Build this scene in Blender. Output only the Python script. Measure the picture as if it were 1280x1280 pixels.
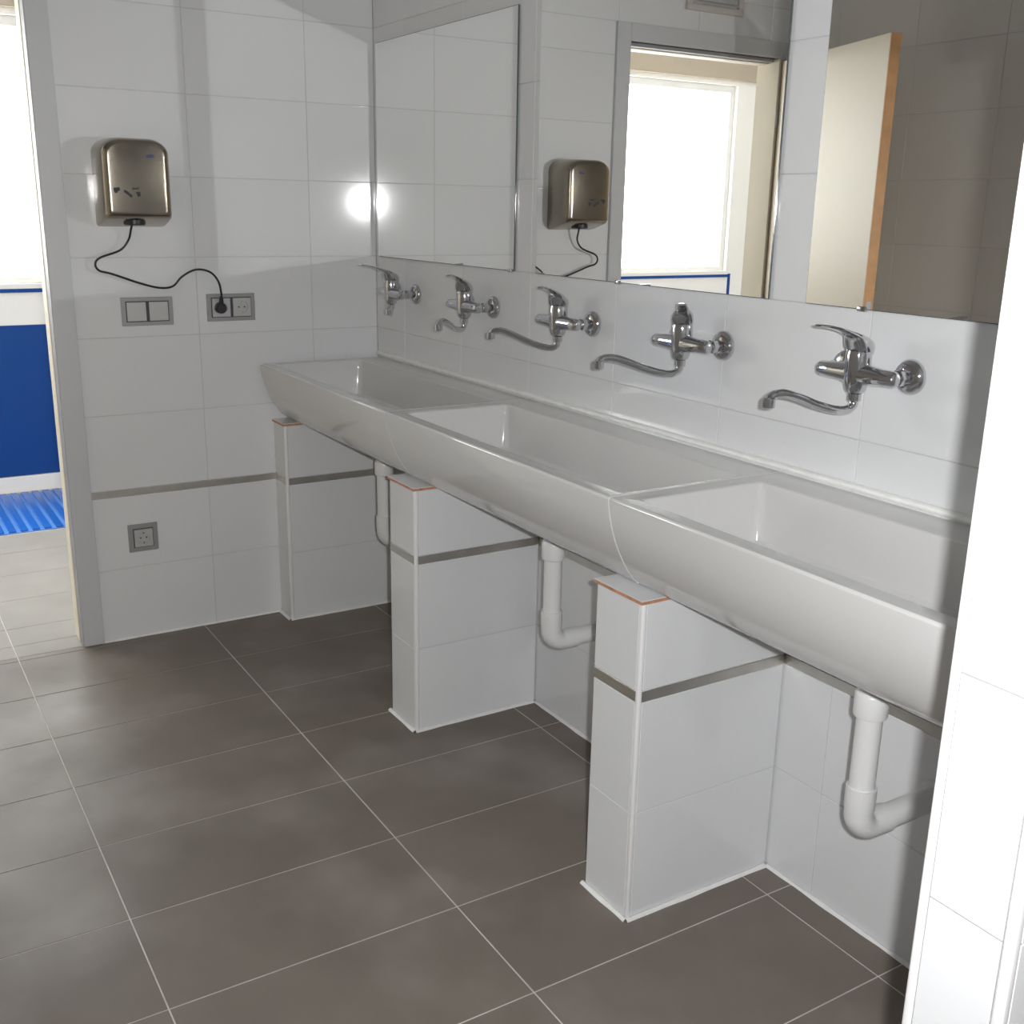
import bpy, bmesh, math, random
from mathutils import Vector, Matrix, noise
random.seed(7)
PI = math.pi
sc = bpy.context.scene
for o in list(bpy.data.objects):
    bpy.data.objects.remove(o, do_unlink=True)
COL = sc.collection

# ------------------------------------------------------------------ camera
CAM = Vector((3.6304, -1.6695, 1.4497))
YAW, PITCH, ROLL, FPX = 2.5847, -0.2743, 0.0189, 1351.99
Fv = Vector((math.cos(PITCH)*math.cos(YAW), math.cos(PITCH)*math.sin(YAW), math.sin(PITCH)))
Rv = Fv.cross(Vector((0, 0, 1))).normalized()
Uv = Rv.cross(Fv)
R2 = math.cos(ROLL)*Rv + math.sin(ROLL)*Uv
U2 = -math.sin(ROLL)*Rv + math.cos(ROLL)*Uv
cd = bpy.data.cameras.new('camera')
cam = bpy.data.objects.new('camera', cd)
COL.objects.link(cam)
cd.sensor_width = 36.0
cd.lens = 36.0*FPX/1280.0
cd.clip_start = 0.02
M = Matrix((R2, U2, -Fv)).transposed().to_4x4()
M.translation = CAM
cam.matrix_world = M
sc.camera = cam

# ------------------------------------------------------------------ world, exposure
sc.view_settings.view_transform = 'Standard'
sc.view_settings.look = 'None'
sc.view_settings.exposure = 0.42
sc.view_settings.gamma = 1.0
sc.view_settings.use_curve_mapping = False
w = bpy.data.worlds.new('sky'); sc.world = w
w.use_nodes = True
bg = w.node_tree.nodes['Background']
bg.inputs[0].default_value = (1.0, 0.99, 0.98, 1)
bg.inputs[1].default_value = 9.5
cy = sc.cycles
cy.use_adaptive_sampling = False
cy.use_denoising = True
cy.max_bounces = 12
cy.diffuse_bounces = 5
cy.glossy_bounces = 6
cy.transmission_bounces = 8
cy.caustics_reflective = True
cy.caustics_refractive = True
cy.blur_glossy = 0.0
cy.sample_clamp_indirect = 150.0
cy.use_guiding = True
cy.use_surface_guiding = True

# ------------------------------------------------------------------ lights
# the camera's own flash, five centimetres right of the lens
ld = bpy.data.lights.new('camera_flash', 'SPOT')
ld.energy = 94.0
ld.shadow_soft_size = 0.014
ld.spot_size = math.radians(98)
ld.spot_blend = 0.7
ld.color = (1.0, 1.0, 1.0)
fl = bpy.data.objects.new('camera_flash', ld); COL.objects.link(fl)
Mf = M.copy(); Mf.translation = CAM + 0.05*R2 + 0.022*U2
fl.matrix_world = Mf

def area(name, loc, sx, sy, power, rot, color=(1, 1, 1), portal=False):
    a = bpy.data.lights.new(name, 'AREA')
    a.shape = 'RECTANGLE'; a.size = sx; a.size_y = sy; a.energy = power; a.color = color
    o = bpy.data.objects.new(name, a); COL.objects.link(o)
    o.location = loc; o.rotation_euler = rot
    if portal: a.cycles.is_portal = True
    return o
area('window_daylight', (-2.22, -2.2, 1.66), 1.2, 3.1, 1, (0, -PI/2, 0), portal=True)
FILL_LIGHTS = [(4.45, -1.05, 2.555)]
for lp in FILL_LIGHTS:
    area('lamp_light', lp, 1.16, 0.26, 5.0, (0, 0, 0), (1.0, 0.96, 0.91))  # overhead fill added for ambient light, no such lamp is known

# ------------------------------------------------------------------ helpers
def tag(o, label=None, cat=None, group=None, kind=None):
    if label: o['label'] = label
    if cat: o['category'] = cat
    if group: o['group'] = group
    if kind: o['kind'] = kind
    return o
def empty(name, loc=(0, 0, 0), rz=0, parent=None):
    o = bpy.data.objects.new(name, None); COL.objects.link(o)
    o.location = loc; o.rotation_euler = (0, 0, rz); o.empty_display_size = .05
    if parent: o.parent = parent
    return o
def link(name, me, parent=None, loc=None, rot=None):
    o = bpy.data.objects.new(name, me); COL.objects.link(o)
    if parent: o.parent = parent
    if loc is not None: o.location = loc
    if rot is not None: o.rotation_euler = rot
    return o
def done(name, bm, mat, parent=None, smooth=False, loc=None, rot=None, angle=35):
    me = bpy.data.meshes.new(name)
    bmesh.ops.recalc_face_normals(bm, faces=bm.faces[:])
    if smooth:
        for f in bm.faces: f.smooth = True
        for e in bm.edges:
            if len(e.link_faces) == 2 and e.calc_face_angle(0) > math.radians(angle): e.smooth = False
    bm.to_mesh(me); bm.free()
    me.materials.append(mat)
    return link(name, me, parent, loc, rot)
def box(bm, a, b, bevel=0.0, seg=1):
    x0, y0, z0 = [min(p, q) for p, q in zip(a, b)]
    x1, y1, z1 = [max(p, q) for p, q in zip(a, b)]
    v = [bm.verts.new(p) for p in ((x0,y0,z0),(x1,y0,z0),(x1,y1,z0),(x0,y1,z0),(x0,y0,z1),(x1,y0,z1),(x1,y1,z1),(x0,y1,z1))]
    fs = [bm.faces.new([v[i] for i in q]) for q in ((0,3,2,1),(4,5,6,7),(0,1,5,4),(1,2,6,5),(2,3,7,6),(3,0,4,7))]
    if bevel > 0:
        es = list({e for f in fs for e in f.edges})
        bmesh.ops.bevel(bm, geom=es, offset=bevel, segments=seg, affect='EDGES', profile=0.5)
def boxobj(name, a, b, mat, parent=None, bevel=0.0, seg=1, smooth=False):
    bm = bmesh.new(); box(bm, a, b, bevel, seg)
    return done(name, bm, mat, parent, smooth)
def tube(bm, pts, rad, n=14, caps=True):
    pts = [Vector(p) for p in pts]
    rads = rad if isinstance(rad, (list, tuple)) else [rad]*len(pts)
    rings = []; up = None
    for i, p in enumerate(pts):
        t = (pts[min(i+1, len(pts)-1)] - pts[max(i-1, 0)]).normalized()
        if up is None:
            up = t.orthogonal().normalized()
        else:
            up = (up - t*up.dot(t)).normalized()
        s = t.cross(up)
        rings.append([bm.verts.new(p + rads[i]*(math.cos(2*PI*k/n)*up + math.sin(2*PI*k/n)*s)) for k in range(n)])
    for a, b in zip(rings, rings[1:]):
        for k in range(n):
            bm.faces.new((a[k], a[(k+1) % n], b[(k+1) % n], b[k]))
    if caps:
        bm.faces.new(rings[0]); bm.faces.new(rings[-1])
def lathe(bm, prof, axis='z', n=24, org=(0, 0, 0)):
    """prof = [(radius, height)]; axis z, or y (height runs along -y), or x"""
    def P(r, h, k):
        c, s = r*math.cos(2*PI*k/n), r*math.sin(2*PI*k/n)
        if axis == 'z': q = (c, s, h)
        elif axis == 'y': q = (c, -h, s)
        else: q = (h, c, s)
        return Vector(q) + Vector(org)
    rings = [[bm.verts.new(P(max(r, 1e-5), h, k)) for k in range(n)] for r, h in prof]
    for a, b in zip(rings, rings[1:]):
        for k in range(n):
            bm.faces.new((a[k], a[(k+1) % n], b[(k+1) % n], b[k]))
    bm.faces.new(rings[0]); bm.faces.new(rings[-1])
def smooth_path(pts, n=6):
    pts = [Vector(p) for p in pts]; out = []
    P = [pts[0]] + pts + [pts[-1]]
    for i in range(1, len(P)-2):
        for k in range(n):
            t = k/n
            a, b, c, d = P[i-1], P[i], P[i+1], P[i+2]
            out.append(0.5*((2*b) + (c-a)*t + (2*a-5*b+4*c-d)*t*t + (3*b-a-3*c+d)*t**3))
    out.append(pts[-1])
    return out

# ------------------------------------------------------------------ materials
def mat(name, col, rough=0.5, metal=0.0, coat=0.0, coat_r=0.05, spec=0.5, var=0.0, nscale=0, namp=0.0,
        rvar=0.0, bump=0.0, bscale=60, aniso=None, tint=None, emit=None, ior=None):
    m = bpy.data.materials.new(name); m.use_nodes = True
    nt = m.node_tree; N = nt.nodes; L = nt.links
    b = N['Principled BSDF']
    b.inputs['Base Color'].default_value = (*col, 1)
    b.inputs['Roughness'].default_value = rough
    b.inputs['Metallic'].default_value = metal
    b.inputs['Specular IOR Level'].default_value = spec
    b.inputs['Coat Weight'].default_value = coat
    b.inputs['Coat Roughness'].default_value = coat_r
    if ior: b.inputs['IOR'].default_value = ior
    src = None
    tc = N.new('ShaderNodeTexCoord'); geo = N.new('ShaderNodeNewGeometry')
    if var or namp or tint:
        val = N.new('ShaderNodeValue'); val.outputs[0].default_value = 1.0
        cur = val.outputs[0]
        if var:
            oi = N.new('ShaderNodeObjectInfo')
            mr = N.new('ShaderNodeMapRange'); mr.inputs[3].default_value = 1-var; mr.inputs[4].default_value = 1+var
            L.new(oi.outputs['Random'], mr.inputs[0]); cur = mr.outputs[0]
        if namp:
            nz = N.new('ShaderNodeTexNoise'); nz.inputs['Scale'].default_value = nscale; nz.inputs['Detail'].default_value = 5
            L.new(geo.outputs['Position'], nz.inputs['Vector'])
            mr2 = N.new('ShaderNodeMapRange'); mr2.inputs[1].default_value = .3; mr2.inputs[2].default_value = .7
            mr2.inputs[3].default_value = 1-namp; mr2.inputs[4].default_value = 1+namp
            L.new(nz.outputs[0], mr2.inputs[0])
            mu = N.new('ShaderNodeMath'); mu.operation = 'MULTIPLY'
            L.new(cur, mu.inputs[0]); L.new(mr2.outputs[0], mu.inputs[1]); cur = mu.outputs[0]
        vm = N.new('ShaderNodeVectorMath'); vm.operation = 'SCALE'; vm.inputs[0].default_value = col
        if tint:
            n3 = N.new('ShaderNodeTexNoise'); n3.inputs['Scale'].default_value = tint[1]; n3.inputs['Detail'].default_value = 4
            L.new(geo.outputs['Position'], n3.inputs['Vector'])
            m3 = N.new('ShaderNodeMapRange'); m3.inputs[1].default_value = tint[2]; m3.inputs[2].default_value = tint[3]
            L.new(n3.outputs[0], m3.inputs[0])
            mx = N.new('ShaderNodeMix'); mx.data_type = 'RGBA'
            mx.inputs[6].default_value = (*col, 1); mx.inputs[7].default_value = (*tint[0], 1)
            L.new(m3.outputs[0], mx.inputs[0]); L.new(mx.outputs[2], vm.inputs[0])
        L.new(cur, vm.inputs['Scale']); L.new(vm.outputs[0], b.inputs['Base Color'])
    if rvar:
        nz = N.new('ShaderNodeTexNoise'); nz.inputs['Scale'].default_value = 3.0; nz.inputs['Detail'].default_value = 6
        L.new(geo.outputs['Position'], nz.inputs['Vector'])
        mr = N.new('ShaderNodeMapRange'); mr.inputs[1].default_value = .3; mr.inputs[2].default_value = .7
        mr.inputs[3].default_value = max(0.02, rough-rvar); mr.inputs[4].default_value = rough+rvar
        L.new(nz.outputs[0], mr.inputs[0]); L.new(mr.outputs[0], b.inputs['Roughness'])
    if bump:
        nz = N.new('ShaderNodeTexNoise'); nz.inputs['Scale'].default_value = bscale; nz.inputs['Detail'].default_value = 3
        if aniso:
            mp = N.new('ShaderNodeMapping'); mp.inputs['Scale'].default_value = aniso
            L.new(geo.outputs['Position'], mp.inputs[0]); L.new(mp.outputs[0], nz.inputs['Vector'])
        else:
            L.new(geo.outputs['Position'], nz.inputs['Vector'])
        bp = N.new('ShaderNodeBump'); bp.inputs['Strength'].default_value = bump; bp.inputs['Distance'].default_value = .002
        L.new(nz.outputs[0], bp.inputs['Height']); L.new(bp.outputs[0], b.inputs['Normal'])
    if emit:
        b.inputs['Emission Color'].default_value = (*emit[0], 1); b.inputs['Emission Strength'].default_value = emit[1]
    return m
m_tile = mat('white_glazed_tile', (.73, .74, .755), .085, spec=.5, var=.012, bump=.05, bscale=4)
m_tile_opp = mat('white_glazed_tile_dull', (.70, .67, .63), .3, spec=.5, var=.012)  # dim warm light on the opposite wall is mixed into the white
m_grout = mat('pale_grout', (.58, .58, .57), .8, namp=.05, nscale=20)
m_slab = mat('plastered_masonry', (.74, .73, .71), .8)
m_floor = mat('grey_brown_stoneware', (.192, .165, .143), .46, spec=.2, var=.05, namp=.07, nscale=5.5, rvar=.08,
              tint=((.27, .243, .22), 2.1, .50, .72), bump=.10, bscale=70)
m_fgrout = mat('light_floor_grout', (.60, .57, .53), .85, namp=.15, nscale=9)
m_hallfloor = mat('pale_hall_stoneware', (.30, .28, .26), .6, spec=.3, var=.03, namp=.06, nscale=6)  # same stoneware as the room, lightened to carry the hall daylight
m_seal = mat('white_sealant', (.82, .82, .81), .5, namp=.05, nscale=40)
m_trim = mat('white_edge_profile', (.84, .84, .845), .35)
m_strip = mat('brushed_metal_listello', (.62, .60, .56), .34, metal=1.0, namp=.08, nscale=14, bump=.2, bscale=30, aniso=(1, 1, 30))
m_ceram = mat('sanitary_ceramic', (.66, .655, .65), .12, spec=.5, coat=.3, coat_r=.04, namp=.012, nscale=6)
m_terra = mat('terracotta_biscuit', (.50, .24, .14), .85, namp=.25, nscale=60)
m_chrome = mat('chrome', (.62, .62, .64), .06, metal=1.0)
m_steel = mat('brushed_stainless', (.33, .295, .245), .20, metal=1.0, namp=.05, nscale=18, bump=.12, bscale=50, aniso=(1, 1, 14))
m_dark = mat('black_rubber', (.015, .015, .02), .4)
m_black = mat('black_print', (.02, .02, .025), .5)
m_bluep = mat('blue_print', (.05, .07, .20), .4)
m_alu = mat('grey_aluminium_plate', (.36, .36, .365), .38, metal=.4)
m_alul = mat('silver_rocker', (.55, .55, .55), .32, metal=.35)
m_bezel = mat('dark_bezel', (.055, .055, .07), .4)
m_pipe = mat('white_plastic_pipe', (.74, .74, .74), .32)
m_frame = mat('light_grey_door_frame', (.56, .57, .59), .42, bump=.04, bscale=90)
m_rebate = mat('mid_grey_rebate', (.30, .30, .31), .5)
m_cream = mat('cream_laminate', (.68, .59, .45), .45, namp=.02, nscale=3)
m_wood = mat('orange_wood_lipping', (.62, .33, .14), .5, namp=.12, nscale=14)
m_lining = mat('cream_door_lining', (.80, .72, .57), .5)
m_hall = mat('warm_white_plaster', (.86, .835, .80), .85)
m_beige = mat('beige_paint', (.44, .37, .29), .85)  # shade on the wall above the window, put into its colour
m_blue = mat('blue_glazed_tile', (.006, .058, .25), .5, spec=.2, var=.03)
m_blueg = mat('blue_plastic_grating', (.015, .13, .55), .22, var=.10)
m_bluegl = mat('pale_blue_plastic', (.10, .28, .70), .45)
m_winfr = mat('white_window_frame', (.75, .74, .72), .4)
m_ceil = mat('white_ceiling_paint', (.76, .76, .75), .9)
m_diff = mat('lamp_diffuser', (.9, .9, .9), .5, emit=((1, .99, .97), 2.0))
m_vent = mat('pinkish_white_grille', (.58, .54, .53), .5)
m_ventd = mat('grey_louvre', (.56, .56, .55), .5)
def mirror_mat():
    m = bpy.data.materials.new('mirror_silver'); m.use_nodes = True
    b = m.node_tree.nodes['Principled BSDF']
    b.inputs['Base Color'].default_value = (.93, .93, .915, 1)
    b.inputs['Metallic'].default_value = 1; b.inputs['Roughness'].default_value = 0.0
    return m
m_mirror = mirror_mat()
m_medge = mat('mirror_edge', (.10, .12, .12), .08, spec=.8)
def glass_mat():
    m = bpy.data.materials.new('window_glass'); m.use_nodes = True
    nt = m.node_tree; N = nt.nodes
    for n in list(N):
        if n.type == 'BSDF_PRINCIPLED': N.remove(n)
    o = N['Material Output']
    t = N.new('ShaderNodeBsdfTransparent'); t.inputs[0].default_value = (.95, .97, .96, 1)
    g = N.new('ShaderNodeBsdfGlossy'); g.inputs['Roughness'].default_value = .02
    mx = N.new('ShaderNodeMixShader'); mx.inputs[0].default_value = .06
    nt.links.new(t.outputs[0], mx.inputs[1]); nt.links.new(g.outputs[0], mx.inputs[2]); nt.links.new(mx.outputs[0], o.inputs[0])
    return m
m_glass = glass_mat()

# ------------------------------------------------------------------ tiling
_tc = {}
def tile_mesh(w, h, t, m, bev):
    key = (round(w, 3), round(h, 3), t, m.name)
    if key not in _tc:
        bm = bmesh.new(); box(bm, (-w/2, -h/2, -t), (w/2, h/2, 0), bev)
        me = bpy.data.meshes.new('tile'); bm.to_mesh(me); bm.free(); me.materials.append(m)
        _tc[key] = me
    return _tc[key]
ORI = {  # tile local x,y,z(normal) -> world
    'x+': Matrix(((0, 0, 1), (1, 0, 0), (0, 1, 0))),
    'x-': Matrix(((0, 0, -1), (-1, 0, 0), (0, 1, 0))),
    'y-': Matrix(((1, 0, 0), (0, 0, -1), (0, 1, 0))),
    'y+': Matrix(((-1, 0, 0), (0, 0, 1), (0, 1, 0))),
    'z+': Matrix(((1, 0, 0), (0, 1, 0), (0, 0, 1))),
}
def cut(r, hole):
    a0, a1, b0, b1 = r; h0, h1, k0, k1 = hole
    if h0 >= a1 or h1 <= a0 or k0 >= b1 or k1 <= b0: return [r]
    out = []
    if k0 > b0: out.append((a0, a1, b0, k0))
    if k1 < b1: out.append((a0, a1, k1, b1))
    lo, hi = max(b0, k0), min(b1, k1)
    if h0 > a0: out.append((a0, h0, lo, hi))
    if h1 < a1: out.append((h1, a1, lo, hi))
    return out
def lay(parent, face, plane, us, vs, m, name='tile', joint=.002, t=.007, holes=(), bev=.0008, jit=.0002):
    rot = ORI[face].to_euler()
    for a0, a1 in zip(us, us[1:]):
        for b0, b1 in zip(vs, vs[1:]):
            rs = [(a0, a1, b0, b1)]
            for h in holes: rs = [q for r in rs for q in cut(r, h)]
            for (p0, p1, q0, q1) in rs:
                wd, hg = p1-p0-joint, q1-q0-joint
                if wd < .004 or hg < .004: continue
                uc, vc = (p0+p1)/2, (q0+q1)/2
                d = random.uniform(-jit, jit)
                if face[0] == 'x': loc = (plane + (d if face[1] == '+' else -d), uc, vc)
                elif face[0] == 'y': loc = (uc, plane + (d if face[1] == '+' else -d), vc)
                else: loc = (uc, vc, plane + d)
                link(name, tile_mesh(wd, hg, t, m, bev), parent, loc, rot)
def grid(lo, hi, start, pitch):
    k = math.ceil((lo - start)/pitch - 1e-6); out = [lo]
    while start + k*pitch < hi - 1e-4:
        v = start + k*pitch
        if v - out[-1] > .012: out.append(v)
        k += 1
    out.append(hi)
    return out
CEIL = 2.6
ROWS_LO = [0.0, .25, .5]
ROWS_HI = [.525, .775, 1.025, 1.275, 1.525, 1.775, 2.025, 2.275, 2.525, CEIL]
G = .0016           # grout lies this far behind the tile faces
XEND, YOPP = 5.2, -2.08

def struct(o): o['kind'] = 'structure'; return o
def strip(parent, a, b): return boxobj('metal_strip', a, b, m_strip, parent, .0006)

# --- left wall (hand dryer wall) with the door opening
DY0, DY1, DZ = -1.90, -1.10, 2.08
WT = .105
bm = bmesh.new()
box(bm, (-WT, DY1, 0), (-G, 0.0, CEIL)); box(bm, (-WT, YOPP, 0), (-G, DY0, CEIL)); box(bm, (-WT, DY0, DZ), (-G, DY1, CEIL))
wl = struct(done('wall_left', bm, m_grout))
hole = [(-1.966, -1.036, 0, 2.146)]
us = grid(YOPP, 0, -.2475, .4)
lay(wl, 'x+', 0, us, ROWS_LO, m_tile, holes=hole); lay(wl, 'x+', 0, us, ROWS_HI, m_tile, holes=hole)
strip(wl, (-.004, -1.036, .501), (.0012, -.41, .524)); strip(wl, (-.004, YOPP, .501), (.0012, -1.966, .524))
# hallway side of that wall
boxobj('plaster_face', (-WT-.006, DY1+.0, 0), (-WT-.0002, .79, 2.58), m_hall, wl)

# --- back wall (mirror wall)
bm = bmesh.new(); box(bm, (-WT, G, 0), (XEND+.15, .16, CEIL))
wb = struct(done('wall_back', bm, m_grout))
for (a, b) in ((0, 3.03), (3.13, XEND)):
    us = grid(a, b, .225, .4)
    lay(wb, 'y-', 0, us, ROWS_LO, m_tile); lay(wb, 'y-', 0, us, ROWS_HI, m_tile)
    strip(wb, (a, .004, .501), (b, -.0012, .524))

# --- front wall (opposite the mirrors)
bm = bmesh.new(); box(bm, (-WT, YOPP-.15, 0), (XEND+.15, YOPP-G, CEIL))
wf = struct(done('wall_front', bm, m_grout))
us = grid(0, XEND, .16, .4)
lay(wf, 'y+', YOPP, us, [0, .06, .31, .56], m_tile_opp)
lay(wf, 'y+', YOPP, us, [.585, .835, 1.085, 1.335, 1.585, 1.835, 2.088, 2.335, CEIL], m_tile_opp)
strip(wf, (0, YOPP-.004, .561), (XEND, YOPP+.0012, .584))

# --- right wall behind the photographer
bm = bmesh.new(); box(bm, (XEND+G, YOPP, 0), (XEND+.15, 0, CEIL))
wr = struct(done('wall_right', bm, m_grout))
us = grid(YOPP, 0, -.2475, .4)
lay(wr, 'x-', XEND, us, ROWS_LO, m_tile); lay(wr, 'x-', XEND, us, ROWS_HI, m_tile)

# --- partition at the right end of the basins
PX0, PX1, PY = 3.03, 3.137, -.788
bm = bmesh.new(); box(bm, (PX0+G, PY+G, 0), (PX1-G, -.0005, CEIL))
wp = struct(done('wall_partition', bm, mat('grey_grout', (.36, .36, .355), .8)))  # grout darkened so the joints survive the flash glare
rows = [0, .25, .5]; rows2 = ROWS_HI
for rr in (rows, rows2):
    lay(wp, 'y-', PY, [PX0+.010, PX1-.012], rr, m_tile)
    lay(wp, 'x+', PX1, grid(PY+.012, -.002, -.4, .4), rr, m_tile)
    lay(wp, 'x-', PX0, grid(PY+.012, -.002, -.4, .4), rr, m_tile)
strip(wp, (PX0+.010, PY-.0012, .501), (PX1-.012, PY+.004, .524))
strip(wp, (PX1-.004, PY+.012, .501), (PX1+.0012, -.002, .524))
for x0, x1 in ((PX0-.0012, PX0+.0095), (PX1-.0115, PX1+.0012)):
    boxobj('corner_profile', (x0, PY-.0012, 0.003), (x1, PY+.011, CEIL-.002), m_trim, wp, .003, 3, True)

# --- ceiling
ce = struct(boxobj('ceiling', (-WT, YOPP-.15, CEIL), (XEND+.15, .16, CEIL+.12), m_ceil))

# --- floor
XF0 = -1.47
fl_ = struct(boxobj('floor', (-2.45, -5.2, -.15), (XEND+.15, .95, -.0012), m_fgrout))
FP = .3062
xs = grid(0, XEND, .3387, FP); ys = grid(YOPP, 0, -.0811, FP*2)
lay(fl_, 'z+', 0, xs, ys, m_floor, joint=.0032, t=.008, bev=.0007, jit=.0001)
hx = grid(XF0, 0, .3387, FP); hy = grid(-1.95, -.55, -.0811, FP*2)
lay(fl_, 'z+', 0, grid(-WT, 0, .3387, FP), [DY0, -1.3059, DY1], m_hallfloor, joint=.0032, t=.008)
lay(fl_, 'z+', 0, grid(XF0, -WT, .3387, FP), grid(-5.0, .8, -.0811, FP*2), m_hallfloor, joint=.0032, t=.008)

# --- sealant beads where the walls meet the floor, and above the basins
def bead(name, pts, wdt, hgt, n_sub=14, seed=0, parent=None, m=m_seal):
    """irregular low bead along a polyline on the floor"""
    bm = bmesh.new(); prev = None
    for (p, q) in zip(pts, pts[1:]):
        p, q = Vector(p), Vector(q); d = (q-p).normalized(); s = Vector((-d.y, d.x, 0))
        prev = None
        for i in range(n_sub+1):
            c = p.lerp(q, i/n_sub)
            k = 1 + .45*noise.noise(Vector((c.x*13+seed, c.y*13, 0)))
            ww, hh = wdt*k, hgt*k
            ring = [bm.verts.new(c + s*o + Vector((0, 0, z))) for o, z in ((-ww, 0), (-ww*.6, hh*.7), (0, hh), (ww*.6, hh*.7), (ww, 0))]
            if prev:
                for a in range(4): bm.faces.new((prev[a], prev[a+1], ring[a+1], ring[a]))
            prev = ring
    return done(name, bm, m, parent, True)
struct(bead('trim_1', [(.006, -1.034, 0), (.006, -.412, 0)], .006, .005, 40, 1))
for k, (a, b) in enumerate(((.112, .938), (1.112, 1.930), (2.096, 3.024))):
    struct(bead('trim_%d' % (k+2), [(a, -.005, 0), (b, -.005, 0)], .006, .006, 40, 3+k))
bm = bmesh.new()
tube(bm, [(.004, -.001, .931), (3.026, -.001, .931)], .0075, 10)
struct(done('trim_5', bm, m_seal, None, True))

# ------------------------------------------------------------------ piers under the basins
PT = .7195
def pier(x0, x1, label, first=False):
    r = empty('support_pier', ((x0+x1)/2, -.2, 0))
    tag(r, label, 'pier', 'tiled piers carrying the basins')
    cx, cyy = (x0+x1)/2, -.2
    def L(p): return (p[0]-cx, p[1]-cyy, p[2])
    YF = -.405
    boxobj('core', L((x0+(G if not first else .002), YF+G, .001)), L((x1-G, -.002, PT-.0085)), m_grout, r)
    def T(face, plane, us, vs):
        n0 = len(COL.objects)
        before = set(COL.objects)
        lay(r, face, plane, us, vs, m_tile)
        for o in set(COL.objects)-before:
            o.location = Vector(o.location) - Vector((cx, cyy, 0))
    for vs in ([0, .25, .5], [.525, PT-.0085]):
        T('y-', YF, [x0+.001, x1-.010], vs)
        T('x+', x1, [YF+.010, -.0035], vs)
        if not first: T('x-', x0, [YF+.001, -.0035], vs)
    boxobj('metal_strip', L((x0+.001, YF-.0012, .501)), L((x1-.0095, YF+.004, .524)), m_strip, r, .0006)
    boxobj('metal_strip', L((x1-.004, YF+.0095, .501)), L((x1+.0012, -.0035, .524)), m_strip, r, .0006)
    boxobj('corner_profile', L((x1-.0095, YF-.0010, .002)), L((x1+.0010, YF+.0095, PT-.0085)), m_trim, r, .003, 3, True)
    # cap: a glazed tile lying flat, its cut clay edge showing below the glaze
    boxobj('tile_clay_edge', L((x0-.002 if not first else x0+.001, YF-.006, PT-.0083)), L((x1+.003, -.004, PT-.0018)), m_terra, r)
    boxobj('cap_tile', L((x0-.002 if not first else x0+.001, YF-.006, PT-.0018)), L((x1+.003, -.004, PT)), m_tile, r)
    b = bead('sealant_bead', [L((x0-.003 if not first else x0+.004, -.41, 0)), L((x1+.004, -.41, 0)), L((x1+.004, -.01, 0))], .007, .006, 24, x0, r)
    return r
pier(0, .107, 'narrow white tiled pier against the left wall at the far end of the basins', True)
pier(.945, 1.103, 'middle white tiled pier, standing under the joint of far and middle basin')
pier(1.937, 2.089, 'nearest and largest white tiled pier, under the joint of middle and near basin')

# ------------------------------------------------------------------ washbasins
def basin(x0, x1, label):
    ZR = .92
    r = empty('washbasin', ((x0+x1)/2, -.22, .72)); tag(r, label, 'sink', 'three trough basins joined in one row')
    cx, cyy, cz = (x0+x1)/2, -.22, .72
    prof = [(-.001, ZR), (-.001, .7205), (-.33, .7205), (-.352, .7225), (-.370, .730), (-.386, .7435), (-.400, .761), (-.413, .782), (-.424, .803), (-.434, .825), (-.443, .850), (-.450, .877), (-.4545, .902), (-.456, .9165), (-.4525, ZR)]
    bm = bmesh.new()
    e = .0007
    xa, xb = x0+e, x1-e
    def V(x, y, z): return bm.verts.new((x-cx, y-cyy, z-cz))
    A = [V(xa, y, z) for y, z in prof]; B = [V(xb, y, z) for y, z in prof]
    for i in range(len(prof)-1): bm.faces.new((A[i], A[i+1], B[i+1], B[i]))
    bm.faces.new(A); bm.faces.new(B)
    # inner loop with rounded corners
    def loop(ix0, ix1, iy0, iy1, rad, z, n=5):
        out = []
        for (px, py, a0) in ((ix1-rad, iy1-rad, 0), (ix0+rad, iy1-rad, 90), (ix0+rad, iy0+rad, 180), (ix1-rad, iy0+rad, 270)):
            out.append([V(px+rad*math.cos(math.radians(a0+90*k/n)), py+rad*math.sin(math.radians(a0+90*k/n)), z) for k in range(n+1)])
        return out
    ix0, ix1, iy0, iy1 = x0+.042, x1-.012, -.418, -.098
    steps = [(0, 0), (.0015, .0006), (.0035, .003), (.005, .03), (.009, .09), (.014, .118), (.024, .130), (.04, .134)]
    loops = [loop(ix0+o, ix1-o, iy0+o, iy1-o, .014+o*.8, ZR-d) for o, d in steps]
    flat = [[v for c in l for v in c] for l in loops]
    for a, b in zip(flat, flat[1:]):
        n = len(a)
        for k in range(n): bm.faces.new((a[k], a[(k+1) % n], b[(k+1) % n], b[k]))
    cpt = V((x0+x1)/2, -.21, ZR-.142)
    a = flat[-1]
    for k in range(len(a)): bm.faces.new((a[k], a[(k+1) % len(a)], cpt))
    # rim: outer corners in the same order (x1,y back), (x0,back), (x0,front), (x1,front)
    oc = [B[0], A[0], A[-1], B[-1]]
    l0 = loops[0]
    for c in range(4):
        for k in range(len(l0[c])-1): bm.faces.new((oc[c], l0[c][k], l0[c][k+1]))
        nx = (c+1) % 4
        bm.faces.new((oc[c], l0[c][-1], l0[nx][0], oc[nx]))
    o = done('basin_body', bm, m_ceram, r, True, angle=28)
    md = o.modifiers.new('soften', 'BEVEL'); md.width = .0022; md.segments = 2; md.limit_method = 'ANGLE'; md.angle_limit = math.radians(50)
    bm = bmesh.new(); lathe(bm, [(.004, .0), (.03, .0), (.034, .002), (.034, -.004), (.004, -.004)], 'z', 20)
    done('drain_ring', bm, m_chrome, r, True, ((x0+x1)/2-cx, .01, ZR-.139-cz))
    return r
basin(.030, 1.030, 'far white ceramic trough basin in the corner by the left wall')
basin(1.030, 2.030, 'middle white ceramic trough basin between the far and the near one')
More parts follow.
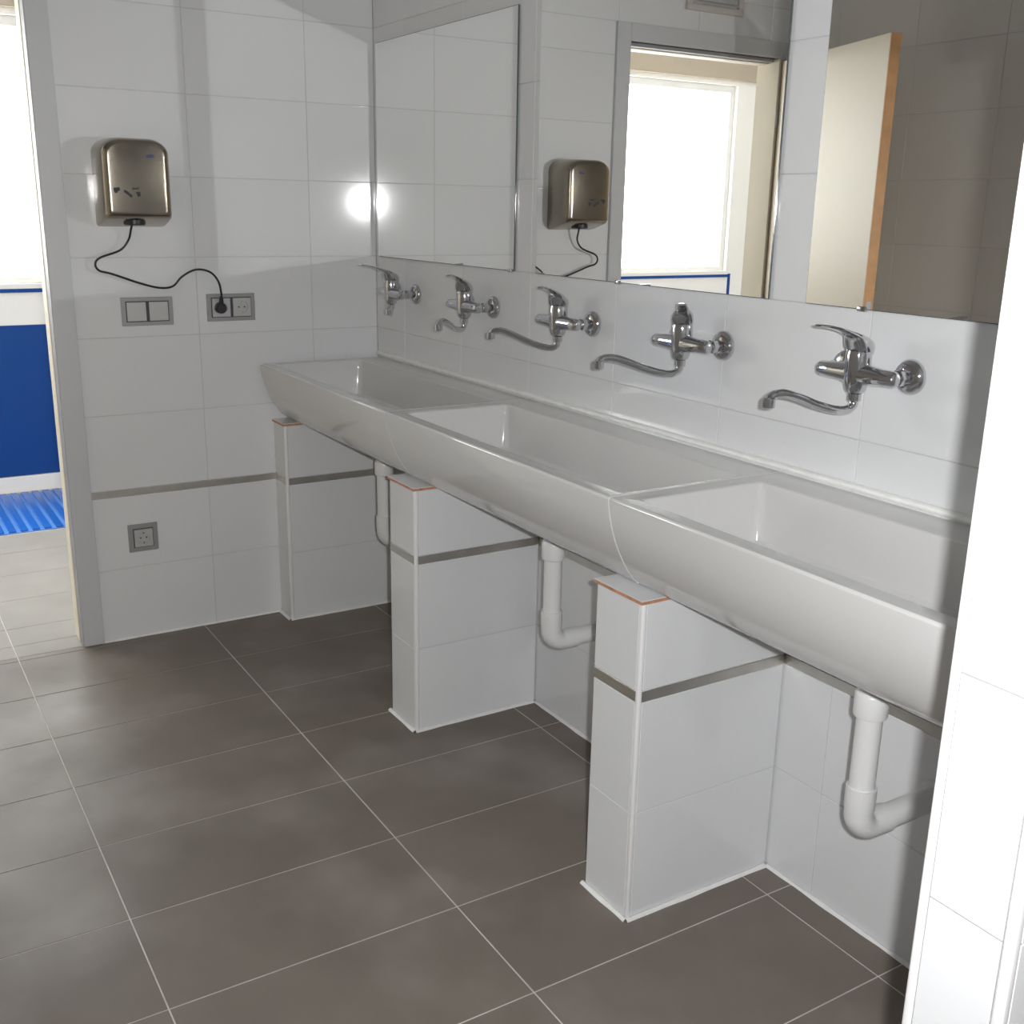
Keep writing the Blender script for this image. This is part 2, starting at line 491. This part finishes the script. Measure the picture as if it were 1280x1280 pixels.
basin(2.030, 3.029, 'near white ceramic trough basin running behind the bright partition')

# ------------------------------------------------------------------ waste pipes
def waste(x, label):
    r = empty('waste_pipe', (x, -.215, .37)); tag(r, label, 'pipe', 'white waste pipes under the basins')
    zc = .37
    bm = bmesh.new(); lathe(bm, [(.023, .055), (.023, .349)], 'z', 24); done('down_pipe', bm, m_pipe, r, True)
    bm = bmesh.new(); lathe(bm, [(.0235, .232), (.029, .235), (.030, .240), (.030, .275), (.028, .280), (.0265, .281), (.0265, .3490), (.0235, .3495)], 'z', 24); done('coupling', bm, m_pipe, r, True)
    bm = bmesh.new()
    pts = [(0, 0, .095), (0, 0, .055), (0, 0, .050)] + [(0, .035-.035*math.cos(math.radians(a)), .045-.035*math.sin(math.radians(a)) ) for a in range(10, 91, 10)] + [(0, .04, .010), (0, .075, .010)]
    rad = [.0275, .0275, .0262] + [.0262]*9 + [.0262, .0270]
    tube(bm, pts, rad, 24); done('elbow', bm, m_pipe, r, True)
    bm = bmesh.new(); tube(bm, [(0, .070, .010), (0, .213, .010)], .0235, 24); done('outlet_pipe', bm, m_pipe, r, True)
    bm = bmesh.new(); lathe(bm, [(.024, 0), (.034, .0), (.032, .006), (.024, .007)], 'y', 24, (0, .2135, .010)); done('wall_collar', bm, m_pipe, r, True)
waste(.50, 'far white plastic waste pipe, half hidden behind the middle pier')
waste(1.495, 'white plastic waste pipe with elbow between middle and near pier')
waste(2.495, 'nearest white plastic waste pipe with elbow, beside the bright partition')

# ------------------------------------------------------------------ mixer taps
def ovals(bm, secs, n=16, pw=2.6):
    """loft along local -y ; secs = (d, zc, halfwidth, halfthick)"""
    rings = []
    for d, zc, a, b in secs:
        ring = []
        for k in range(n):
            t = 2*PI*k/n; c, s = math.cos(t), math.sin(t)
            ring.append(bm.verts.new((a*math.copysign(abs(c)**(2/pw), c), -d, zc + b*math.copysign(abs(s)**(2/pw), s))))
        rings.append(ring)
    for p, q in zip(rings, rings[1:]):
        for k in range(n): bm.faces.new((p[k], p[(k+1) % n], q[(k+1) % n], q[k]))
    bm.faces.new(rings[0]); bm.faces.new(rings[-1])
YB = -.060
def make_tap():
    P = {}
    bm = bmesh.new()
    # horizontal bar
    tube(bm, [(-.093, 0, 0), (-.091, 0, 0), (-.086, 0, 0), (-.06, 0, 0), (-.02, 0, 0), (.02, 0, 0), (.06, 0, 0), (.086, 0, 0), (.091, 0, 0), (.093, 0, 0)],
         [.008, .0125, .0150, .0160, .0195, .0195, .0160, .0150, .0125, .008], 20)
    P['valve_body'] = bm
    bm = bmesh.new()
    lathe(bm, [(.010, -.036), (.016, -.035), (.0195, -.030), (.0230, -.014), (.0242, .008), (.0242, .034), (.0225, .043), (.016, .046)], 'z', 24)
    P['cartridge_housing'] = bm
    bm = bmesh.new()
    lathe(bm, [(.0100, -.036), (.0125, -.037), (.0125, -.050), (.0108, -.052)], 'z', 20); P['swivel_nut'] = bm
    bm = bmesh.new()
    # cap in one surface with the lever
    ovals(bm, [(-.0250, .044, .006, .010), (-.0240, .045, .015, .0150), (-.017, .047, .0225, .0178), (-.004, .050, .0248, .0200), (.010, .0545, .0245, .0200),
               (.0195, .0595, .0225, .0175), (.0255, .068, .0195, .0105), (.036, .0750, .0155, .0052), (.065, .0835, .0125, .0034), (.095, .0900, .0115, .0030), (.125, .0950, .0110, .0028), (.146, .0975, .0100, .0028), (.152, .0980, .0065, .0020)], 18)
    P['lever_handle'] = bm
    bm = bmesh.new()
    pts = smooth_path([(0, 0, -.048), (0, -.002, -.060), (0, -.016, -.068), (0, -.045, -.066), (0, -.085, -.055), (0, -.125, -.040), (0, -.155, -.0315), (0, -.175, -.031), (0, -.186, -.036), (0, -.190, -.046)], 4)
    tube(bm, pts, .0084, 16); P['spout'] = bm
    bm = bmesh.new(); lathe(bm, [(.0085, -.036), (.0112, -.038), (.0116, -.044), (.0116, -.054), (.0095, -.0555), (.009, -.053)], 'z', 18, (0, -.1905, 0)); P['aerator'] = bm
    return P
TAPM = {}
def tap_mesh():
    for k, bm in make_tap().items():
        o = done(k, bm, m_chrome, None, True, angle=40)
        TAPM[k] = o.data; bpy.data.objects.remove(o)
    for k, prof, n in (('rosette', [(.010, 0.0005), (.0330, .0005), (.0335, .003), (.0325, .008), (.028, .0135), (.020, .017), (.012, .018)], 28),
                       ('union_sleeve', [(.0105, .016), (.0105, .044)], 16)):
        bm = bmesh.new(); lathe(bm, prof, 'y', n); o = done(k, bm, m_chrome, None, True); TAPM[k] = o.data; bpy.data.objects.remove(o)
    bm = bmesh.new(); lathe(bm, [(.0120, .026), (.0155, .0275), (.0155, .0395), (.0120, .041)], 'y', 6); o = done('hex_nut', bm, m_chrome); TAPM['hex_nut'] = o.data; bpy.data.objects.remove(o)
tap_mesh()
def tap(x, a_sp, a_lev, label):
    r = empty('mixer_tap', (x, 0, 1.163)); tag(r, label, 'faucet', 'wall-mounted mixer taps above the basins')
    rs, rl = math.radians(a_sp+90), math.radians(a_lev+90)
    for sx in (-.075, .075):
        for k in ('rosette', 'union_sleeve', 'hex_nut'): link(k, TAPM[k], r, (sx, 0, 0))
    link('valve_body', TAPM['valve_body'], r, (0, YB, 0))
    link('cartridge_housing', TAPM['cartridge_housing'], r, (0, YB, 0))
    link('swivel_nut', TAPM['swivel_nut'], r, (0, YB, 0))
    link('lever_handle', TAPM['lever_handle'], r, (0, YB, 0), (0, 0, rl))
    s = link('spout', TAPM['spout'], r, (0, YB, 0), (0, 0, rs))
    link('aerator', TAPM['aerator'], s)
tap(.243, -28, -66, 'farthest chrome tap, in the corner, lever raised left and spout turned to the viewer')
tap(.753, -52, -46, 'second chrome tap from the corner, its short-looking spout under the first mirror')
tap(1.257, -143, -52, 'third chrome tap from the corner, middle of the five, spout swung far left')
tap(1.752, -110, -42, 'fourth chrome tap from the corner, lever pointing straight at the viewer')
tap(2.255, -100, -78, 'nearest and largest chrome tap, lever held out to the left over its spout')

# ------------------------------------------------------------------ mirrors
def mirror(x0, x1, clips, label):
    cx = (x0+x1)/2
    r = empty('wall_mirror', (cx, 0, 1.275)); tag(r, label, 'mirror', 'frameless wall mirrors above the taps')
    hw = (x1-x0)/2
    bm = bmesh.new(); box(bm, (-hw, -.0065, 0), (hw, -.0022, .70), .0009)
    o = done('glass_pane', bm, m_medge, r)
    bm = bmesh.new()
    v = [bm.verts.new(p) for p in ((-hw+.0015, -.0068, .0015), (hw-.0015, -.0068, .0015), (hw-.0015, -.0068, .6985), (-hw+.0015, -.0068, .6985))]
    bm.faces.new(v)
    done('silvered_face', bm, m_mirror, r)
    for c in clips:
        bm = bmesh.new(); box(bm, (c-cx-.010, -.0100, -.004), (c-cx+.010, -.0002, .006), .002, 2)
        done('mirror_clip', bm, m_chrome, r, True)
mirror(.030, .945, (.925,), 'far mirror in the corner, reflecting only bright white tiles')
mirror(1.057, 1.957, (1.435,), 'middle mirror reflecting the hand dryer and the doorway')
mirror(2.060, 2.960, (2.205, 2.85), 'near mirror by the partition, reflecting the cream door leaf')

# ------------------------------------------------------------------ hand dryer
def dryer():
    r = empty('hand_dryer', (0, -.843, 1.37)); tag(r, 'brushed stainless steel hand dryer on the left wall above the switches', 'hand dryer')
    W = .104; H = .262
    def outline(ins, zb, n=8):
        rt = .062-ins*.5; w = W-ins; top = H-ins*.7; rb = .010
        pts = []
        for k in range(n+1):
            a = math.radians(90*k/n); pts.append((w-rt+rt*math.cos(a), top-rt*.72+rt*.72*math.sin(a)))
        for k in range(n+1):
            a = math.radians(90+90*k/n); pts.append((-(w-rt)+rt*math.cos(a), top-rt*.72+rt*.72*math.sin(a)))
        for k in range(4):
            a = math.radians(180+90*k/3); pts.append((-(w-rb)+rb*math.cos(a), zb+rb+rb*math.sin(a)))
        for k in range(4):
            a = math.radians(270+90*k/3); pts.append(((w-rb)+rb*math.cos(a), zb+rb+rb*math.sin(a)))
        return pts
    bm = bmesh.new(); rings = []
    for x, ins, zb in ((.002, 0, 0), (.03, 0.0, .004), (.07, .001, .014), (.105, .003, .024), (.119, .006, .029), (.127, .010, .033), (.132, .016, .037), (.134, .024, .043)):
        rings.append([bm.verts.new((x, y, z)) for y, z in outline(ins, zb)])
    n = len(rings[0])
    for a, b in zip(rings, rings[1:]):
        for k in range(n): bm.faces.new((a[k], a[(k+1) % n], b[(k+1) % n], b[k]))
    bm.faces.new(rings[0]); bm.faces.new(rings[-1])
    done('steel_cover', bm, m_steel, r, True, angle=50)
    bm = bmesh.new(); lathe(bm, [(.012, .006), (.030, .006), (.033, .009), (.033, .022)], 'z', 20, (.066, -.004, .0)); done('air_outlet', bm, m_dark, r, True)
    def mark(name, pts, m, x=.1342):
        bm = bmesh.new()
        f = bm.faces.new([bm.verts.new((x, y, z)) for y, z in pts])
        g = bmesh.ops.extrude_face_region(bm, geom=[f])
        for v in g['geom']:
            if isinstance(v, bmesh.types.BMVert): v.co.x += .0004
        return done(name, bm, m, r)
    # pictograms of hands under the outlet, and the maker's small blue mark
    mark('printed_pictogram', [(-0.074, 0.1148), (-0.0565, 0.1175), (-0.054, 0.1094), (-0.0615, 0.1053), (-0.064, 0.1), (-0.0715, 0.1013)], m_black)
    mark('printed_pictogram', [(-0.044, 0.1108), (-0.034, 0.1067), (-0.019, 0.0932), (-0.024, 0.0878), (-0.034, 0.0959), (-0.0428, 0.1026)], m_black)
    mark('printed_pictogram', [(-0.019, 0.1162), (0.001, 0.1175), (-0.0015, 0.1121), (-0.0178, 0.1108)], m_black)
    mark('printed_pictogram', [(-0.009, 0.104), (0.0035, 0.1053), (0.0048, 0.0932), (-0.004, 0.0905)], m_black)
    mark('printed_badge', [(.030, .205), (.050, .206), (.053, .211), (.044, .214), (.030, .212)], m_bluep)
    # cable, hanging free and plugged in
    raw = [(.06, -.852, 1.385), (.05, -.855, 1.364), (.034, -.862, 1.33), (.03, -.889, 1.299), (.03, -.95, 1.277), (.03, -.966, 1.258), (.03, -.956, 1.238), (.028, -.918, 1.227), (.024, -.835, 1.197),
           (.022, -.774, 1.181), (.022, -.731, 1.185), (.024, -.70, 1.215), (.028, -.655, 1.237), (.034, -.611, 1.229), (.038, -.586, 1.198), (.040, -.579, 1.158), (.036, -.578, 1.14)]
    bm = bmesh.new(); tube(bm, smooth_path([Vector(p)-Vector((0, -.843, 1.37)) for p in raw], 5), .0034, 8)
    c = done('power_cable', bm, m_dark, r, True)
    bm = bmesh.new()
    o = Vector((.0, -.578, 1.111)) - Vector((0, -.843, 1.37))
    tube(bm, [o+Vector((.006, 0, 0)), o+Vector((.012, 0, 0)), o+Vector((.030, 0, 0)), o+Vector((.036, 0, 0))], [.0175, .0190, .0180, .0150], 20)
    tube(bm, [o+Vector((.026, 0, .004)), o+Vector((.030, 0, .018)), o+Vector((.034, 0, .034)), o+Vector((.036, 0, .040))], [.0085, .008, .0062, .0036], 12)
    done('plug', bm, m_dark, c, True)
dryer()

# ------------------------------------------------------------------ switches and sockets
def plate(name, yc, zc, w, h, modules, label, cat):
    r = empty(name, (0, yc, zc)); tag(r, label, cat)
    boxobj('cover_plate', (.0003, -w/2, -h/2), (.007, w/2, h/2), m_alu, r, .0012, 1)
    n = len(modules); ms = .060
    pitch = .070
    boxobj('dark_bezel', (.006, -(n-1)*pitch/2-ms/2-.003, -ms/2-.003), (.0076, (n-1)*pitch/2+ms/2+.003, ms/2+.003), m_bezel, r, .0004)
    for i, kd in enumerate(modules):
        y = (i-(n-1)/2)*pitch
        if kd == 'rocker':
            bm = bmesh.new(); box(bm, (.0072, y-ms/2, -ms/2), (.0115, y+ms/2, ms/2), .0010, 1)
            for v in bm.verts:
                if v.co.z > 0 and v.co.x > .009: v.co.x -= .0018
            done('rocker', bm, m_alul, r)
        else:
            bm = bmesh.new(); N = 28
            ang = [2*PI*k/N+PI/N for k in range(N)]
            def sq(a):
                c, s = math.cos(a), math.sin(a); m_ = max(abs(c), abs(s)); return (c/m_*ms/2, s/m_*ms/2)
            o0 = [bm.verts.new((.0072, y+sq(a)[0], sq(a)[1])) for a in ang]
            o1 = [bm.verts.new((.0125, y+sq(a)[0], sq(a)[1])) for a in ang]
            i1 = [bm.verts.new((.0125, y+.0205*math.cos(a), .0205*math.sin(a))) for a in ang]
            i2 = [bm.verts.new((.0079, y+.0195*math.cos(a), .0195*math.sin(a))) for a in ang]
            for p, q in ((o0, o1), (o1, i1), (i1, i2)):
                for k in range(N): bm.faces.new((p[k], p[(k+1) % N], q[(k+1) % N], q[k]))
            bm.faces.new(i2)
            so = done('socket_insert', bm, m_alul, r)
            for dy in (-.0095, .0095):
                bm = bmesh.new(); lathe(bm, [(.0026, 0), (.0026, .001)], 'x', 12, (.0079, y+dy, 0)); done('pin_hole', bm, m_dark, so)
            for dz in (-1, 1):
                boxobj('earth_clip', (.0080, y-.002, dz*.0150), (.0115, y+.002, dz*.0192), m_chrome, so)
    return r
plate('light_switch', -.8125, 1.106, .163, .090, ['rocker', 'rocker'], 'grey double light switch with silver rockers below the hand dryer', 'light switch')
plate('power_socket', -.5375, 1.111, .163, .090, ['socket', 'socket'], 'grey double power socket with the black dryer plug in its left half', 'power socket')
plate('power_socket', -.880, .353, .097, .096, ['socket'], 'grey single power socket low on the left wall near the door frame', 'power socket')

# ------------------------------------------------------------------ door
d = struct(empty('door_1', (0, -1.5, 0)))
oy = 1.5
bm = bmesh.new()
box(bm, (-.055, DY1, 0.0005), (.014, DY1+.0655, 2.1455), .0015)
box(bm, (-.055, DY0-.0655, 0.0005), (.014, DY0, 2.1455), .0015)
box(bm, (-.055, DY0+.0005, DZ), (.014, DY1-.0005, 2.1455), .0015)
for v in bm.verts: v.co.y += oy
door_frame = done('door_frame', bm, m_frame, d)
bm = bmesh.new()
box(bm, (-.050, DY1-.0015, 0.0005), (.0125, DY1+.001, DZ+.001), .001)
box(bm, (-.050, DY0+.0145, DZ-.014), (-.0145, DY1-.0145, DZ-.0005), .001)
for v in bm.verts: v.co.y += oy
done('door_rebate', bm, m_rebate, d)
bm = bmesh.new()
box(bm, (-.118, DY1-.0035, 0.0005), (-.0495, DY1+.001, DZ+.001), .001); box(bm, (-.118, DY0-.001, 0.0005), (.0135, DY0+.008, DZ-.0005), .001)
box(bm, (-.118, DY0+.0085, DZ-.018), (-.051, DY1-.0075, DZ-.0005), .001)
for v in bm.verts: v.co.y += oy
done('door_lining', bm, m_lining, d)
# strike plate on the frame
boxobj('strike_plate', (-.012, DY1-.0012+oy, .96), (.006, DY1+oy+.0005, 1.12), m_alu, d)
# leaf, swung into the room
hinge = Vector((.018, -1.905)); free = Vector((.815, -1.632))
ang = math.atan2(free.y-hinge.y, free.x-hinge.x); Lw = (free-hinge).length
leaf = boxobj('door_leaf', (.004, -.040, .008), (Lw-.002, 0, 2.068), m_cream, d, .001)
leaf.location = (hinge.x, hinge.y+oy, 0); leaf.rotation_euler = (0, 0, ang)
boxobj('wood_lipping', (Lw-.0021, -.0402, .008), (Lw+.0035, .0002, 2.068), m_wood, leaf, .0006)
boxobj('wood_lipping', (.0008, -.0402, .008), (.0045, .0002, 2.068), m_wood, leaf, .0006)
boxobj('latch_plate', (Lw+.0030, -.031, .90), (Lw+.0050, -.009, 1.135), m_alu, leaf)
for s in (0, 1):
    bm = bmesh.new(); yy = .0 if s == 0 else -.040; sg = 1 if s == 0 else -1
    tube(bm, [(Lw-.06, yy, 1.0), (Lw-.06, yy+sg*.045, 1.0)], .009, 12)
    tube(bm, [(Lw-.055, yy+sg*.042, 1.0), (Lw-.17, yy+sg*.042, 1.0)], .009, 12)
    lathe(bm, [(.01, 0), (.025, 0), (.025, .006), (.01, .006)], 'y', 20, (Lw-.06, yy if s == 1 else .0062, 1.0))
    done('door_handle', bm, m_alu, leaf, True)
for z in (.25, 1.05, 1.85):
    bm = bmesh.new(); lathe(bm, [(.006, -.045), (.007, -.044), (.007, .044), (.006, .045)], 'z', 10, (.0, .006, z)); done('hinge', bm, m_alu, leaf, True)

# ------------------------------------------------------------------ ventilation grille above the door
v = empty('ventilation_grille', (0, -1.52, 2.22)); tag(v, 'square ventilation grille above the doorway, seen only in the middle mirror', 'vent')
bm = bmesh.new()
for a, b in (((.0005, -.15, 0), (.016, .15, .024)), ((.0005, -.15, .256), (.016, .15, .28)), ((.0005, -.15, .024), (.016, -.122, .256)), ((.0005, .122, .024), (.016, .15, .256))): box(bm, a, b, .002)
done('grille_frame', bm, m_vent, v)
boxobj('grille_back', (.0005, -.122, .024), (.003, .122, .256), m_ventd, v)
for k in range(10):
    o = boxobj('louvre', (-.008, -.121, -.001), (.008, .121, .001), m_ventd, v)
    o.location = (.0125, 0, .036+k*.0232); o.rotation_euler = (0, math.radians(35), 0)

# ------------------------------------------------------------------ unseen fixture added around the fill light
for k, lp in enumerate(FILL_LIGHTS):
    r = empty('ceiling_light', (lp[0], lp[1], CEIL))
    tag(r, 'long white ceiling light above and behind the viewer', 'ceiling light')
    bm = bmesh.new()
    box(bm, (-.62, -.15, -.03), (.62, .15, -.0005), .003)
    done('housing', bm, m_winfr, r)
    bm = bmesh.new(); 
    for s in (-1, 1): box(bm, (-.62, s*.15-.006, -.06), (.62, s*.15+.006, -.0305), .002)
    done('side_reflector', bm, m_winfr, r)

# ------------------------------------------------------------------ hallway beyond the door
XH = -2.25
WY0, WY1, WZ0, WZ1 = -3.75, -.62, 1.045, 2.27
bm = bmesh.new()
box(bm, (XH-.2, -5.2, 0), (XH, .95, WZ0)); box(bm, (XH-.2, -5.2, WZ1), (XH, .95, CEIL+.1))
box(bm, (XH-.2, -5.2, WZ0), (XH, WY0, WZ1)); box(bm, (XH-.2, WY1, WZ0), (XH, .95, WZ1))
wh = struct(done('wall_hall_far', bm, m_hall))
ys = grid(-3.77, .75, -.62, 1.25)
lay(wh, 'x+', XH+.006, ys, [.085, .845], m_blue, name='blue_panel', joint=.0004, t=.006)
lay(wh, 'x+', XH+.008, grid(-3.77, .75, -.3, .6), [1.003, 1.022], m_blue, name='blue_listello', joint=.001, t=.008)
boxobj('blue_listello', (XH, -3.79, .10), (XH+.008, -3.771, 1.026), m_blue, wh)
boxobj('skirting', (XH, -5.0, .001), (XH+.02, .78, .083), m_hall, wh, .003)
boxobj('lintel_face', (XH, -5.0, WZ1+.03), (XH+.03, .78, 2.58), m_beige, wh)
wn = struct(empty('window_1', (XH-.06, (WY0+WY1)/2, WZ0)))
hy_ = (WY1-WY0)/2; hz = WZ1-WZ0
bm = bmesh.new()
box(bm, (-.03, -hy_+.0005, .0005), (.03, hy_-.0005, .03), .002); box(bm, (-.03, -hy_+.0005, hz-.045), (.03, hy_-.0005, hz-.0005), .002)
for y in (-hy_+.02, .0+.3, hy_-.02): box(bm, (-.03, y-.0195, .0305), (.03, y+.0195, hz-.0455), .002)
done('window_frame', bm, m_winfr, wn)
for a, b in ((-hy_+.04, .28), (.32, hy_-.04)):
    boxobj('pane', (-.003, a, .031), (.003, b, hz-.046), m_glass, wn)
wa = struct(boxobj('wall_hall_left', (XH-.2, .80, 0), (-WT, .95, CEIL+.1), m_hall))
wc = struct(boxobj('wall_hall_right', (XH-.2, -5.2, 0), (-WT, -5.0, CEIL+.1), m_hall))
wd = struct(boxobj('wall_hall_near', (-WT, -5.2, 0), (0.0, YOPP-.15, CEIL+.1), m_hall))
we = struct(boxobj('wall_hall_end', (-WT, .16, 0), (0.0, .95, CEIL+.1), m_hall))
cf = struct(boxobj('ceiling_hall', (XH-.2, -5.2, CEIL), (-WT-.0005, .95, CEIL+.1), m_ceil))
g = empty('floor_grating', (-1.84, -1.6, 0)); tag(g, 'bright blue ribbed plastic floor grating beyond the doorway', 'floor grating')
boxobj('tray', (-.36, -2.6, .0), (.36, 2.2, .004), m_bluegl, g)
me = None
for k in range(95):
    y = -2.57 + k*.050
    if me is None:
        o = boxobj('slat', (-.355, -.0155, 0), (.355, .0155, .009), m_blueg, g, .002); me = o.data
    else: o = link('slat', me, g)
    o.location = (0, y, .0042)
